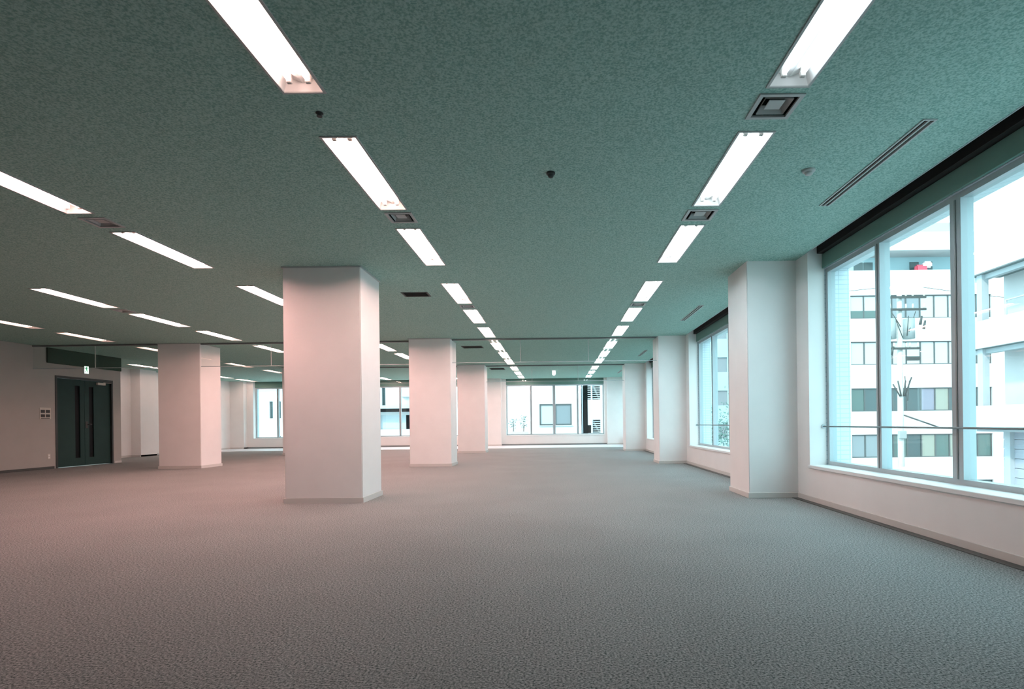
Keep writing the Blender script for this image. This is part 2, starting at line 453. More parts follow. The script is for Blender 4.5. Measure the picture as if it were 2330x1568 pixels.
wl_names = ['nearest large window on the right with the street view', 'second window on the right, between the two nearest wall pilasters',
            'third window on the right, a thin bright slit between pilasters', 'fourth window on the right beside the far corner']
wcuts = [[3.05, 4.05, 5.035], None, None, None]
for i, (a, b) in enumerate(WIN_R):
    make_window(i + 1, a, b, SILL, HEAD, XR + 0.18, MAP_X, wl_names[i], wcuts[i])
    make_sill(20 + i, (XR - 0.02, a, SILL - 0.03, XR + 0.20, b, SILL + 0.005), 'bright white sill board of the %s right window' % ['nearest', 'second', 'third', 'fourth'][i])
    if i < 2:
        make_rail(a, b, XR + 0.15, 'x', ['thin steel safety rail across the nearest right window', 'thin steel safety rail across the second right window'][i])
fw_names = ['far window at the end of the aisle, showing a small sash window opposite', 'far window partly hidden between the two front pillars', 'far-left window with tall slit windows opposite']
fcuts = [[-1.02, -0.08, 0.88], None, None]
for i, (a, b) in enumerate(WIN_F):
    make_window(5 + i, a, b, 0.41, 2.46, YF + 0.18, MAP_Y, fw_names[i], fcuts[i])
    make_sill(30 + i, (a, YF - 0.02, 0.38, b, YF + 0.20, 0.415), None)

# ------------------------------------------------------------------ pillars
def pillar(x0, y0, x1, y1, label, group, name='pillar', cat='pillar', sides='all'):
    t = empty(name, ((x0 + x1) / 2, (y0 + y1) / 2, 0))
    hx, hy = (x1 - x0) / 2, (y1 - y0) / 2
    box('shaft', (-hx, -hy, 0, hx, hy, HC + 0.01), M['plaster'], t, 0.008, 2)
    e = 0.012
    me = panel_mesh('baseboard', -hx - e, hx + e, -hy - e, hy + e, [(-hx, hx, -hy, hy)], 0, 0.06, MAP_Z)
    obj('baseboard', me, M['base'], t)
    # thin shadow-gap angle where the shaft meets the boards
    me = panel_mesh('ceiling_angle', -hx - e, hx + e, -hy - e, hy + e, [(-hx, hx, -hy, hy)], HC - 0.015, HC + 0.005, MAP_Z)
    obj('ceiling_angle', me, M['grey_metal'], t)
    tag(t, label, cat, group)
    return t

G = 'free-standing square pillars'
pillar(-3.10, 6.31, -2.215, 6.99, 'nearest large pinkish white pillar left of centre, hiding the others behind', G)
pillar(-3.09, 11.66, -2.215, 12.34, 'second pinkish pillar of the centre row, right behind the nearest pillar', G)
pillar(-3.02, 16.95, -2.18, 17.62, 'farthest small peach-coloured pillar of the centre row', G)
pillar(-8.57, 11.93, -7.66, 12.66, 'wide pinkish pillar on the left near the dark double door', G)
pillar(-8.45, 17.1, -7.6, 17.8, 'pillar hidden behind the wide left pillar', G)

def pilaster(x0, y0, x1, y1, label):
    t = empty('wall_pilaster', ((x0 + x1) / 2, (y0 + y1) / 2, 0))
    hx, hy = (x1 - x0) / 2, (y1 - y0) / 2
    box('shaft', (-hx, -hy, 0, hx, hy, HC + 0.01), M['plaster'], t, 0.006, 2)
    e = 0.012
    box('baseboard', (-hx - e, -hy - e, 0, hx, hy + e, 0.06), M['base'], t, 0.003)
    tag(t, label, 'pilaster', 'wall pilasters between windows')
pilaster(2.19, 6.31, XR + 0.01, 7.0, 'nearest wall pilaster beside the large right window')
pilaster(2.17, 11.68, XR + 0.01, 12.34, 'second wall pilaster along the right window wall')
pilaster(2.14, 17.1, XR + 0.01, 17.76, 'third wall pilaster along the right window wall, farthest back')
pilaster(2.19, 1.0, XR + 0.01, 1.7, 'wall pilaster beside the camera, before the large right window')
pilaster(2.05, 22.12, XR + 0.01, YF + 0.01, 'pale corner pilaster right of the far window')
pilaster(-3.1, 22.15, -2.2, YF + 0.01, 'grey backlit pilaster left of the far window at the aisle end')
pilaster(-8.45, 22.15, -7.55, YF + 0.01, 'far-wall pilaster behind the nearest pillar')
pilaster(XL2 - 0.01, 22.15, -12.5, YF + 0.01, 'grey backlit pilaster in the far-left corner')
pilaster(XL2 - 0.01, 17.0, -12.76, 17.7, 'shallow pilaster at the corner behind the double door wall')

# ------------------------------------------------------------------ glass smoke barriers hanging from the ceiling
def barrier(x0, x1, y, n, label):
    t = empty('smoke_barrier', ((x0 + x1) / 2, y, HC))
    h = (x1 - x0) / 2; w = 2 * h / n
    box('top_channel', (-h, -0.02, -0.035, h, 0.02, 0.0), M['alu_dark'], t, 0.003)
    for i in range(n):
        a = -h + i * w + 0.004
        box('glass_panel', (a, -0.004, -0.50, a + w - 0.008, 0.004, -0.03), M['barrier_glass'], t)
        if i: box('joint_strip', (-h + i * w - 0.005, -0.006, -0.50, -h + i * w + 0.005, 0.006, -0.035), M['grey_metal'], t)
    box('bottom_edge', (-h, -0.007, -0.512, h, 0.007, -0.50), M['alu'], t)
    tag(t, label, 'smoke barrier', 'glass smoke barriers')
barrier(-2.20, 2.155, 11.80, 3, 'clear glass ceiling smoke barrier between the second pillar and second wall pilaster')
barrier(-7.645, -3.105, 11.95, 3, 'clear glass ceiling smoke barrier between the two pinkish pillars on the left')
barrier(XL + 0.005, -8.585, 11.95, 2, 'clear glass ceiling smoke barrier between the door wall and left pillar')
barrier(-2.165, 2.125, 17.25, 3, 'farther glass smoke barrier beside the farthest small pillar')
barrier(-7.59, -3.035, 17.25, 3, 'farther glass smoke barrier behind the nearest pillar')

# ------------------------------------------------------------------ recessed fluorescent lights
def trough_mesh():
    w, l, d = LW / 2, LL / 2, 0.075
    t = 0.004
    # inner tapered trough: opening, top
    iw, il = w * 0.80, l * 0.985
    v = [(-w, -l, 0), (w, -l, 0), (w, l, 0), (-w, l, 0), (-iw, -il, d), (iw, -il, d), (iw, il, d), (-iw, il, d)]
    # centre ridge of the reflector
    v += [(0, -il, d - 0.035), (0, il, d - 0.035)]
    f = [(0, 1, 5, 4), (1, 2, 6, 5), (2, 3, 7, 6), (3, 0, 4, 7), (4, 8, 9, 7), (8, 5, 6, 9), (4, 5, 8), (6, 7, 9)]
    o = len(v)
    v += [(-w - t, -l - t, 0), (w + t, -l - t, 0), (w + t, l + t, 0), (-w - t, l + t, 0), (-w - t, -l - t, d + t), (w + t, -l - t, d + t), (w + t, l + t, d + t), (-w - t, l + t, d + t)]
    f += [(o, o + 4, o + 5, o + 1), (o + 1, o + 5, o + 6, o + 2), (o + 2, o + 6, o + 7, o + 3), (o + 3, o + 7, o + 4, o), (o + 4, o + 7, o + 6, o + 5)]
    f += [(0, o, o + 1, 1), (1, o + 1, o + 2, 2), (2, o + 2, o + 3, 3), (3, o + 3, o, 0)]
    return mesh('housing', v, f)

def make_light(detail, tube_mat):
    t = empty('ceiling_light')
    obj('housing', trough_mesh(), M['white_metal'], t)
    me = panel_mesh('trim_frame', -LW / 2 - 0.014, LW / 2 + 0.014, -LL / 2 - 0.014, LL / 2 + 0.014, [(-LW / 2, LW / 2, -LL / 2, LL / 2)], -0.006, 0.002, MAP_Z)
    obj('trim_frame', me, M['grey_metal'], t)
    tm = cyl_mesh('fluorescent_tube', (0, -LL / 2 + 0.07, 0), (0, LL / 2 - 0.07, 0), 0.0145, n=6)
    sm = box_mesh('lamp_socket', (-0.014, -0.012, -0.022, 0.014, 0.012, 0.035), 0.004)
    for x in (-0.05, 0.05):
        obj('fluorescent_tube', tm, tube_mat, t, (x, 0, 0.030))
        if detail:
            for y in (-LL / 2 + 0.06, LL / 2 - 0.06):
                obj('lamp_socket', sm, M['socket'], t, (x, y, 0.030))
    return t
ROW_NAME = ['row nearest the right windows', 'row just right of the nearest pillar', 'row just left of the nearest pillar',
            'row right of the wide left pillar', 'row beside the double door wall', 'leftmost row beyond the door wall']
cnt = {}
protos = {}
for (r, k, x, y) in lights:
    n = cnt.get(r, 0); cnt[r] = n + 1
    det = k < 6
    loc = (x, y + LL / 2, HC)
    zone = k if k < 3 else 3 if k < 5 else 4
    key = (r, det, zone)
    if key not in protos:
        o = make_light(det, M['tube%d%d' % (r, zone)]); o.location = loc; protos[key] = o
    else:
        o = copy_tree(protos[key], loc)
    tag(o, '%s lit ceiling light from the near end, %s' % (ORD[n], ROW_NAME[r]), 'ceiling light', 'recessed fluorescent ceiling lights')

# ------------------------------------------------------------------ air vents
def make_square_vent(s):
    t = empty('air_diffuser')
    h = s / 2
    def rg(name, o, i, z0, z1, m):
        me = panel_mesh(name, -o, o, -o, o, [(-i, i, -i, i)], z0, z1, MAP_Z); return obj(name, me, m, t)
    rg('outer_frame', h + 0.012, h - 0.012, -0.008, 0.004, M['grey_metal'])
    # tapered cones
    def cone(name, o, i, z0, z1):
        v = [(-o, -o, z0), (o, -o, z0), (o, o, z0), (-o, o, z0), (-i, -i, z1), (i, -i, z1), (i, i, z1), (-i, i, z1)]
        f = [(0, 1, 5, 4), (1, 2, 6, 5), (2, 3, 7, 6), (3, 0, 4, 7)]
        n = len(v); e = 0.004
        v += [(a[0], a[1], a[2] + e) for a in v[:8]]
        f += [(8, 12, 13, 9), (9, 13, 14, 10), (10, 14, 15, 11), (11, 15, 12, 8), (0, 8, 9, 1), (1, 9, 10, 2), (2, 10, 11, 3), (3, 11, 8, 0)]
        f += [(4, 5, 13, 12), (5, 6, 14, 13), (6, 7, 15, 14), (7, 4, 12, 15)]
        obj(name, mesh(name, v, f), M['grey_metal'], t)
    cone('louvre_cone', h * 0.70, h * 0.52, -0.004, 0.035)
    box('centre_plate', (-h * 0.40, -h * 0.40, 0.006, h * 0.40, h * 0.40, 0.012), M['grey_metal'], t, 0.002)
    # dark duct box above
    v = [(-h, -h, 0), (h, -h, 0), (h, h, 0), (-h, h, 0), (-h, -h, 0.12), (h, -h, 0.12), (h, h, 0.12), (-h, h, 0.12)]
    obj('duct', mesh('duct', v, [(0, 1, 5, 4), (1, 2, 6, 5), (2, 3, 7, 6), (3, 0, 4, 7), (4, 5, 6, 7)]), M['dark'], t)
    return t
vl = ['square air diffuser before the second light of the window-side row', 'square air diffuser before the third light of the window-side row',
      'square air diffuser in the long centre row, in front of the nearest pillar', 'dark square air diffuser between lights in the row left of the nearest pillar',
      'small dark air diffuser between lights in the row beyond the nearest pillar', 'small air diffuser between the fourth and fifth window-side lights', 'small air diffuser between the fourth and fifth centre-row lights']
for i, (x, y, s) in enumerate(square_vents):
    o = make_square_vent(s); o.location = (x, y, HC)
    tag(o, vl[i], 'air vent', 'square ceiling air diffusers')

def make_slot(x, a, b, label):
    t = empty('line_diffuser', (x, (a + b) / 2, HC)); h = (b - a) / 2
    me = panel_mesh('frame', -0.043, 0.043, -h - 0.01, h + 0.01, [(-0.030, -0.006, -h, h), (0.006, 0.030, -h, h)], -0.006, 0.006, MAP_Z)
    obj('frame', me, M['grey_metal'], t)
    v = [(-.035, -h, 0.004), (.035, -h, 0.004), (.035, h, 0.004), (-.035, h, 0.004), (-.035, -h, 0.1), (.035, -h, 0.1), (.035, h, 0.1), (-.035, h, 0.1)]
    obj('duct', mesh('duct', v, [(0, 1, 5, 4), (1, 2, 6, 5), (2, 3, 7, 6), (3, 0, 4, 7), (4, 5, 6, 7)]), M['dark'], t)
    tag(t, label, 'air vent', 'twin-slot line diffusers along the windows')
for i, (x, a, b) in enumerate(slots):
    make_slot(x, a, b, '%s twin-slot ceiling line diffuser along the right windows' % ['nearest long', 'second', 'third small', 'farthest tiny'][i])

def make_grille(x, y, w, d, label):
    t = empty('return_grille', (x, y, HC))
    me = panel_mesh('frame', -w / 2 - 0.012, w / 2 + 0.012, -d / 2 - 0.012, d / 2 + 0.012, [(-w / 2 + .008, w / 2 - .008, -d / 2 + .008, d / 2 - .008)], -0.006, 0.004, MAP_Z)
    obj('frame', me, M['grille_dark'], t)
    n = 7
    sm = box_mesh('slat', (-w / 2 + 0.008, -0.008, -0.001, w / 2 - 0.008, 0.008, 0.003))
    for i in range(n):
        o = obj('slat', sm, M['grille_dark'], t, (0, -d / 2 + d * (i + 0.5) / n, 0.004)); o.rotation_euler = (0.6, 0, 0)
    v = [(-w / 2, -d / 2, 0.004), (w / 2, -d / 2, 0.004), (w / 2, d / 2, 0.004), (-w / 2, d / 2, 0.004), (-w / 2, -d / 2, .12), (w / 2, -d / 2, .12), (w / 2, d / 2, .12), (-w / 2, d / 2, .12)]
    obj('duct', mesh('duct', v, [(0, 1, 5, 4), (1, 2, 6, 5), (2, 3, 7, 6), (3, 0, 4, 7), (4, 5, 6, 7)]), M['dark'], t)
    tag(t, label, 'air vent', 'dark return-air grilles by the centre pillars')
gl = ['dark return-air grille in the ceiling right of the nearest pillar', 'dark return-air grille in the ceiling right of the second pillar', 'grey return-air grille in the ceiling beside the farthest pillar']
for g, lab in zip(grilles, gl): make_grille(*g, lab)

# ------------------------------------------------------------------ small ceiling fittings
def sprinkler(x, y, label):
    t = empty('sprinkler_head', (x, y, HC))
    obj('escutcheon', lathe_mesh('escutcheon', [(0.020, 0.002), (0.022, -0.003), (0.014, -0.008), (0.010, -0.011)], 16), M['grille_dark'], t)
    cyl('stem', (0, 0, -0.01), (0, 0, -0.018), 0.006, M['grille_dark'], t, n=8)
    cyl('deflector', (0, 0, -0.018), (0, 0, -0.021), 0.016, M['grille_dark'], t, n=12)
    tag(t, label, 'sprinkler')
sprinkler(-1.354, 3.218, 'small dark sprinkler head between the first two centre-row lights')
def detector(x, y, label, m1, r=0.05):
    t = empty('smoke_detector', (x, y, HC))
    obj('base_ring', lathe_mesh('base_ring', [(r, 0.001), (r, -0.010), (r * 0.92, -0.014), (r * 0.7, -0.016)], 24), m1, t)
    obj('sensor_cap', lathe_mesh('sensor_cap', [(r * 0.66, -0.014), (r * 0.60, -0.03), (r * 0.45, -0.036), (r * 0.2, -0.038)], 24), m1, t)
    tag(t, label, 'detector')
detector(-0.018, 4.02, 'dark round detector in the middle of the ceiling between light rows', M['grille_dark'], 0.032)
detector(1.86, 4.03, 'pale round detector between the window-side lights and line diffuser', M['grey_metal'], 0.045)
t = empty('emergency_lamp', (-0.06, 19.0, HC))
obj('base_ring', lathe_mesh('base_ring', [(0.075, 0.001), (0.075, -0.02), (0.06, -0.025)], 20), M['white_metal'], t)
obj('globe', lathe_mesh('globe', [(0.05, -0.02), (0.06, -0.06), (0.06, -0.12), (0.045, -0.16), (0.015, -0.18)], 20), M['lamp_small'], t)
tag(t, 'small glowing white ceiling lamp above the far window', 'lamp')

# ------------------------------------------------------------------ double door and fittings on the left wall
d = empty('door_1', (XL, 0, 0)); struct(d, 'dark green-grey steel double door with two narrow glass slits')
me = panel_mesh('door_frame', DOOR_Y0, DOOR_Y1, 0, DOOR_Z, [(DOOR_Y0 + 0.045, DOOR_Y1 - 0.045, -1, DOOR_Z - 0.05)], -0.2, 0.012, MAP_X)
obj('door_frame', me, M['door_frame'], d)
mid = (DOOR_Y0 + DOOR_Y1) / 2
for (a, b, s0, s1) in ((DOOR_Y0 + 0.048, mid - 0.004, 13.02, 13.155), (mid + 0.004, DOOR_Y1 - 0.048, 13.41, 13.545)):
    me = panel_mesh('door_leaf', a, b, 0.012, DOOR_Z - 0.055, [(s0, s1, 0.20, 1.90)], -0.075, -0.03, MAP_X)
    lf = obj('door_leaf', me, M['door'], d)
    me = panel_mesh('glass_slit', s0, s1, 0.20, 1.90, [], -0.058, -0.05, MAP_X); obj('glass_slit', me, M['slit_glass'], lf)
hd = obj('handle_plate', box_mesh('handle_plate', (-0.03, mid + 0.02, 0.90, -0.02, mid + 0.09, 1.06), 0.003), M['black'], d)
cyl('lever_handle', (0.01, mid + 0.05, 0.99), (0.01, mid + 0.05 + 0.11, 0.99), 0.011, M['black'], hd, n=8)
cl = obj('door_closer', box_mesh('door_closer', (-0.03, 13.62, 1.96, 0.02, 13.86, 2.02), 0.006), M['plate'], d)
multi('closer_arm', [(0.005, 13.80, 2.022, 0.02, 14.03, 2.032)], M['plate'], cl)

sg = empty('exit_sign', (XL, 13.28, 2.20))
box('housing', (0, -0.065, 0, 0.03, 0.065, 0.19), M['white_metal'], sg, 0.006)
fc = box('lit_face', (0.03, -0.058, 0.01, 0.034, 0.058, 0.18), M['exit_face'], sg)
# running figure pictogram in green
fig = [[(-.05, .035), (-.028, .03), (-.002, .078), (-.02, .09)], [(.0, .078), (.03, .058), (.03, .022), (.048, .022), (.05, .07), (.012, .096)],
       [(-.022, .085), (.012, .09), (.012, .135), (-.022, .135)], [(.01, .115), (.05, .10), (.055, .112), (.012, .135)], [(-.022, .12), (-.06, .105), (-.062, .12), (-.02, .136)]]
v, f = [], []
for poly in fig:
    n = len(v); v += [(0.0355, a * 0.8, b) for a, b in poly]; f.append(tuple(range(n, n + len(poly))))
n = len(v); v += [(0.0355, 0.016 * math.cos(i * math.pi / 6), 0.158 + 0.018 * math.sin(i * math.pi / 6)) for i in range(12)]; f.append(tuple(range(n, n + 12)))
obj('running_figure', mesh('running_figure', v, f), M['exit_green'], fc)
tag(sg, 'small lit exit sign on the wall above the dark double door', 'exit sign')

sw = empty('switch_panel', (XL, 12.225, 1.235))
box('plate', (0, -0.135, -0.125, 0.008, 0.135, 0.125), M['plate'], sw, 0.003)
for r_ in range(2):
    for c_ in range(2):
        box('switch', (0.008, -0.115 + c_ * 0.12, -0.085 + r_ * 0.095, 0.014, -0.015 + c_ * 0.12, -0.020 + r_ * 0.095), M['black'], sw, 0.003)
box('label_strip', (0.008, -0.11, -0.115, 0.010, 0.10, -0.10), M['grille_dark'], sw)
tag(sw, 'wall switch panel with four black switches left of the double door', 'switch')
ol = empty('wall_outlet', (XL, 12.30, 0.28))
box('plate', (0, -0.035, -0.06, 0.007, 0.035, 0.06), M['plate'], ol, 0.002)
for z in (-0.025, 0.025): box('socket_face', (0.007, -0.018, z - 0.015, 0.009, 0.018, z + 0.015), M['white_metal'], ol)
tag(ol, 'small wall outlet low down left of the double door', 'outlet')

# ------------------------------------------------------------------ outside: ground
GZ = -7.0
g = obj('ground', panel_mesh('ground', -70, 90, 23.5, 120, [], GZ - 0.3, GZ, MAP_Z), M['asphalt']); struct(g)
g2 = obj('ground', panel_mesh('ground', 3.6, 90, -40, 23.5, [], GZ - 0.3, GZ, MAP_Z), M['asphalt']); struct(g2)

# ---- office block facing us through the large right window
def facade(name, x0, x1, y0, y1, z0, z1, rows, m, holes_extra=()):
    hs = [h for h in rows]
    return panel_mesh(name, x0, x1, z0, z1, hs, y0, y0 + 0.35, MAP_Y)
YA = 43.0
A = empty('office_block', (30, YA, GZ))
def loc(b, o):  # world box -> parent's frame
    return (b[0] - o.location.x, b[1] - o.location.y, b[2] - o.location.z, b[3] - o.location.x, b[4] - o.location.y, b[5] - o.location.z)
def wbox(name, b, m, root, bev=0.0): return box(name, loc(b, root), m, root, bev)
def wpanel(name, u0, u1, w0, w1, hs, d0, d1, mapf, m, root):
    me = panel_mesh(name, u0, u1, w0, w1, hs, d0, d1, mapf)
    me.transform(Matrix.Translation((-root.location.x, -root.location.y, -root.location.z)))
    return obj(name, me, m, root)
XA0, XA1 = 22.4, 40.0
rowsz = [9.62, 6.02, 2.40, -1.20, -4.8]
H2 = 0.90
wpanel('facade_wall', XA0, XA1, GZ, 12.45, [(22.95, 33.9, z - H2, z + H2) for z in rowsz], YA, YA + 0.4, MAP_Y, M['bwhite'], A)
wpanel('side_wall', YA + 0.4, YA + 14, GZ, 12.45, [], XA0, XA0 + 0.4, MAP_X, M['bwhite2'], A)
wbox('floor_core', (XA0 + 0.4, YA + 2.5, GZ, XA1, YA + 14, 12.2), M['bgrey'], A)
pm = [['pane_white', 'pane_white', 'pane_white', 'pane_grey', 'pane_grey', 'pane_white', 'pane_white', 'pane_white', 'pane_white', 'pane_white'],
      ['pane_white'] * 10,
      ['pane_green', 'pane_dark', 'pane_lilac', 'pane_dark', 'pane_dark', 'pane_lilac', 'pane_cream', 'pane_dark', 'pane_dark', 'pane_grey'],
      ['pane_grey', 'pane_grey', 'pane_green', 'pane_green', 'pane_dark', 'pane_cream', 'pane_green', 'pane_cream', 'pane_green', 'pane_green'],
      ['pane_dark'] * 10]
pw = 1.095
for r, z in enumerate(rowsz):
    fr = wpanel('window_strip_frame', 22.95, 33.9, z - H2, z + H2, [(22.95 + c * pw + 0.05, 22.95 + (c + 1) * pw - 0.05, z - H2 + 0.07, z + H2 - 0.07) for c in range(10)], YA + 0.12, YA + 0.22, MAP_Y, M['bframe'], A)
    for c in range(10):
        xa = 22.95 + c * pw
        me = box_mesh('pane', loc((xa + 0.04, YA + 0.16, z - H2 + 0.05, xa + pw - 0.04, YA + 0.18, z + H2 - 0.05), A))
        obj('pane', me, M[pm[r][c]], fr)
        if r == 0 and c < 3:
            obj('green_panel', box_mesh('green_panel', loc((xa + 0.05, YA + 0.13, z - H2 + 0.06, xa + pw - 0.05, YA + 0.15, z - H2 + 0.62), A)), M['pane_green'], fr)
wbox('setback_storey', (23.4, YA + 1.6, 12.2, XA1, YA + 9, 13.95), M['bteal'], A)
for xx in (24.1, 24.9, 28.6, 29.7):
    wbox('setback_window', (xx, YA + 1.52, 12.5, xx + 0.7, YA + 1.6, 13.5), M['pane_dark'], A)
wbox('eave_slab', (24.6, YA - 0.3, 13.9, XA1, YA + 9, 15.3), M['bwhite'], A)
wbox('rooftop_plant_room', (28.4, YA + 2, 15.3, 33, YA + 8, 16.8), M['bteal'], A)
tag(A, 'white office block with four strips of windows seen through the nearest right window', 'building')

# red and white flag bundle on the setback balcony
rt = empty('banner_bundle', (29.0, YA + 0.8, 12.45))
box('banner', (-0.5, -0.2, 0, 0.45, 0.2, 0.6), M['red'], rt, 0.12, 2)
box('banner_white', (0.1, -0.25, 0.35, 0.8, 0.15, 0.85), M['sign_white'], rt, 0.12, 2)
tag(rt, 'small red and white bundle on the roof terrace of the office block', 'banner')

# ---- white building with balconies at the right edge of the large window
XB = 18.7
B = empty('balcony_building', (XB + 4, 15, GZ))
wbox('body', (XB + 1.5, 2, GZ, XB + 9, 24.9, 8.6), M['bwhite'], B)
for nm, z0, z1 in (('roof_parapet', 7.25, 8.65), ('balcony_parapet', 3.95, 5.15), ('lower_parapet', 0.50, 1.42)):
    wbox(nm, (XB, 2, z0, XB + 0.15, 25.1, z1), M['bwhite'], B)
for z in (7.25, 3.95, 0.50):
    wbox('balcony_slab', (XB + 0.15, 2, z - 0.02, XB + 1.5, 25.1, z + 0.2), M['bsoffit'], B)
    wbox('slab_beam', (XB + 0.35, 2, z - 0.22, XB + 0.6, 25.1, z - 0.02), M['bgrey'], B)
for (z0, z1) in ((4.15, 7.25), (0.7, 3.95)):
    wbox('balcony_post', (XB + 0.2, 24.5, z0, XB + 0.5, 24.8, z1), M['bgrey'], B)
    for y in (20.5, 16.0):
        wbox('balcony_door', (XB + 1.44, y, z0, XB + 1.5, y + 1.6, z0 + 2.1), M['pane_grey'], B)
wbox('coping', (XB - 0.04, 2, 0.40, XB + 0.2, 25.1, 0.50), M['bgrey'], B)
sid = box_mesh('siding_board', (-0.06, -11.5, 0, 0, 11.5, 0.40))
for i in range(17):
    o = obj('siding_board', sid, M['blav'], B, (XB + 1.45 - B.location.x, 13.4 - B.location.y, 0.0 - 0.42 * (i + 1) + 0.35 - GZ))
    o.rotation_euler = (0, 0.04, 0)
wbox('downpipe', (XB + 1.2, 24.3, GZ, XB + 1.4, 24.6, 0.4), M['bgrey'], B)
for y in (23, 20, 17):
    wbox('railing_post', (XB + 0.04, y, 5.15, XB + 0.1, y + 0.06, 5.75), M['bgrey'], B)
wbox('railing_bar', (XB + 0.04, 2, 5.75, XB + 0.1, 23.06, 5.80), M['bgrey'], B)
wbox('roof_canopy', (XB + 1.5, 2, 10.2, XB + 5, 23.5, 10.45), M['bwhite2'], B)
for y in (22, 17, 12):
    wbox('canopy_post', (XB + 1.8, y, 8.6, XB + 1.95, y + 0.15, 10.2), M['bgrey'], B)
wbox('roof_unit', (XB + 1.7, 18.5, 8.6, XB + 3, 20.5, 9.6), M['bgrey'], B)
tag(B, 'white building with long balconies and grey siding at the right edge of the nearest window', 'building')
an = empty('roof_antenna', (XB + 2.2, 23.2, 8.6))
cyl('mast', (0, 0, 0), (0, 0, 3.4), 0.035, M['steel'], an, n=8)
for z, w in ((2.1, .5), (2.7, .4), (3.2, .3)): cyl('cross_element', (-w, 0, z), (w, 0, z), 0.02, M['steel'], an, n=6)
tag(an, 'thin rooftop antenna mast on the balcony building', 'antenna')

# ---- utility pole in front of the office block
PX_, PY_ = 15.55, 25.0
P = empty('utility_pole', (PX_, PY_, GZ))
cyl('pole', (0, 0, 0), (0, 0, 13.7), 0.155, M['concrete'], P, r1=0.10, n=16)
for z, w in ((13.3, 1.1), (12.75, 1.1), (11.0, 0.8)):
    cr_ = box('crossarm', (-w, -0.2, z, w, -0.11, z + 0.09), M['steel'], P)
    for i in range(5):
        x = -w + 0.08 + i * (2 * w - 0.16) / 4
        if abs(x) < 0.1: x = 0.2
        obj('insulator', cyl_mesh('insulator', (x, -0.155, z + 0.09), (x, -0.155, z + 0.30), 0.045, 0.03, 8), M['plate'], cr_)
for x in (-0.42, 0.42):
    cyl('transformer', (x, 0, 11.5), (x, 0, 12.4), 0.24, M['transformer'], P, n=14)
for x, z in ((-0.95, 12.1), (-0.75, 12.05), (-0.62, 11.2), (0.8, 12.1), (0.95, 11.9), (-0.5, 10.75)):
    cyl('cutout_switch', (x, -0.2, z), (x + 0.08, -0.2, z + 0.38), 0.06, M['steel'], P, r1=0.04, n=8)
for i, (x, z) in enumerate(((-0.6, 12.9), (-0.3, 12.4), (0.3, 12.5), (0.62, 12.7), (0.1, 9.8), (0.3, 9.6))):
    cyl('jumper_cable', (x, -0.18, z), (x * 0.3 + 0.1, -0.22, z - 0.9), 0.018, M['steel'], P, n=6)
box('cable_box', (0.2, -0.25, 10.5, 0.75, -0.1, 10.68), M['steel'], P)
for x, a in ((-0.42, 0.55), (-0.2, 0.7), (0.15, 0.7), (0.42, 0.85)):
    cyl('cable_riser', (x * 0.25, -0.15, 8.9), (x, -0.15, 8.9 + a), 0.03, M['steel'], P, n=6)
cyl('bracket_arm', (0.1, -0.1, 8.05), (1.75, -0.1, 7.45), 0.035, M['steel'], P, n=8)
box('band_box', (-0.22, -0.25, 7.0, 0.12, -0.12, 7.35), M['transformer'], P, 0.02)
tag(P, 'concrete utility pole with transformers and crossarms in front of the office block', 'utility pole')
def wire(p0, p1, sag, label):
    pts = [Vector(p0).lerp(Vector(p1), i / 12) - Vector((0, 0, sag * 4 * (i / 12) * (1 - i / 12))) for i in range(13)]
    v, f = [], []
    n = 5
    for i, p in enumerate(pts):
        for j in range(n):
            t_ = 2 * math.pi * j / n; v.append(p + Vector((0, 0.012 * math.cos(t_), 0.012 * math.sin(t_))))
    for i in range(12):
        for j in range(n): f.append((i * n + j, i * n + (j + 1) % n, (i + 1) * n + (j + 1) % n, (i + 1) * n + j))
    o = obj('overhead_wire', mesh('overhead_wire', v, f), M['steel']); tag(o, label, 'wire', 'overhead wires at the utility pole')
wire((PX_ - 1, PY_ - .15, 6.78), (-6, 28, 6.9), 0.4, 'overhead wire running left from the top of the utility pole')
wire((PX_ + 1, PY_ - .15, 6.78), (40, 30, 7.2), 0.6, 'overhead wire running right from the top of the utility pole')
sn = empty('traffic_sign', (15.25, 24.6, GZ))
cyl('post', (0, 0.03, 0), (0, 0.03, 5.75), 0.03, M['alu'], sn, n=8)
box('backing_board', (-0.3, 0, 4.85, 0.3, 0.02, 5.75), M['sign_white'], sn, 0.01)
cyl('red_disc', (0, 0, 5.38), (0, -0.015, 5.38), 0.2, M['red'], sn, n=24)
box('red_mark', (-0.08, -0.012, 4.95, 0.08, 0, 5.1), M['red'], sn)
tag(sn, 'white traffic sign with a red disc below the utility pole', 'sign')

# ---- teal building and tree seen through the second right window
D = empty('teal_building', (14, 60, GZ))
wpanel('facade_wall', 6, 19.5, GZ, 14, [(7 + i * 2.5, 8.6 + i * 2.5, z, z + 1.6) for i in range(5) for z in (-1, 2.6, 6.2, 9.8)], 60, 60.4, MAP_Y, M['bteal'], D)
for i in range(5):
    for z in (-1, 2.6, 6.2, 9.8):
        wbox('window_pane', (7 + i * 2.5, 60.15, z, 8.6 + i * 2.5, 60.2, z + 1.6), M['pane_grey'], D)
wbox('roof_parapet', (5.8, 59.8, 14, 19.7, 60.6, 14.5), M['bwhite2'], D)
tag(D, 'pale teal building far behind the tree, through the second right window', 'building')
T = empty('street_tree', (9.3, 31, GZ))
cyl('trunk', (0, 0, 0), (0.1, 0, 5.0), 0.17, M['bark'], T, r1=0.1, n=10)
brs = []
for i in range(7):
    a = i * 2.4; z = 3.2 + i * 0.35; L_ = 1.6 - i * 0.1
    p1 = (L_ * math.cos(a), L_ * math.sin(a), z + 1.5); brs.append(p1)
    cyl('branch', (0.05, 0, z), p1, 0.06, M['bark'], T, r1=0.02, n=6)
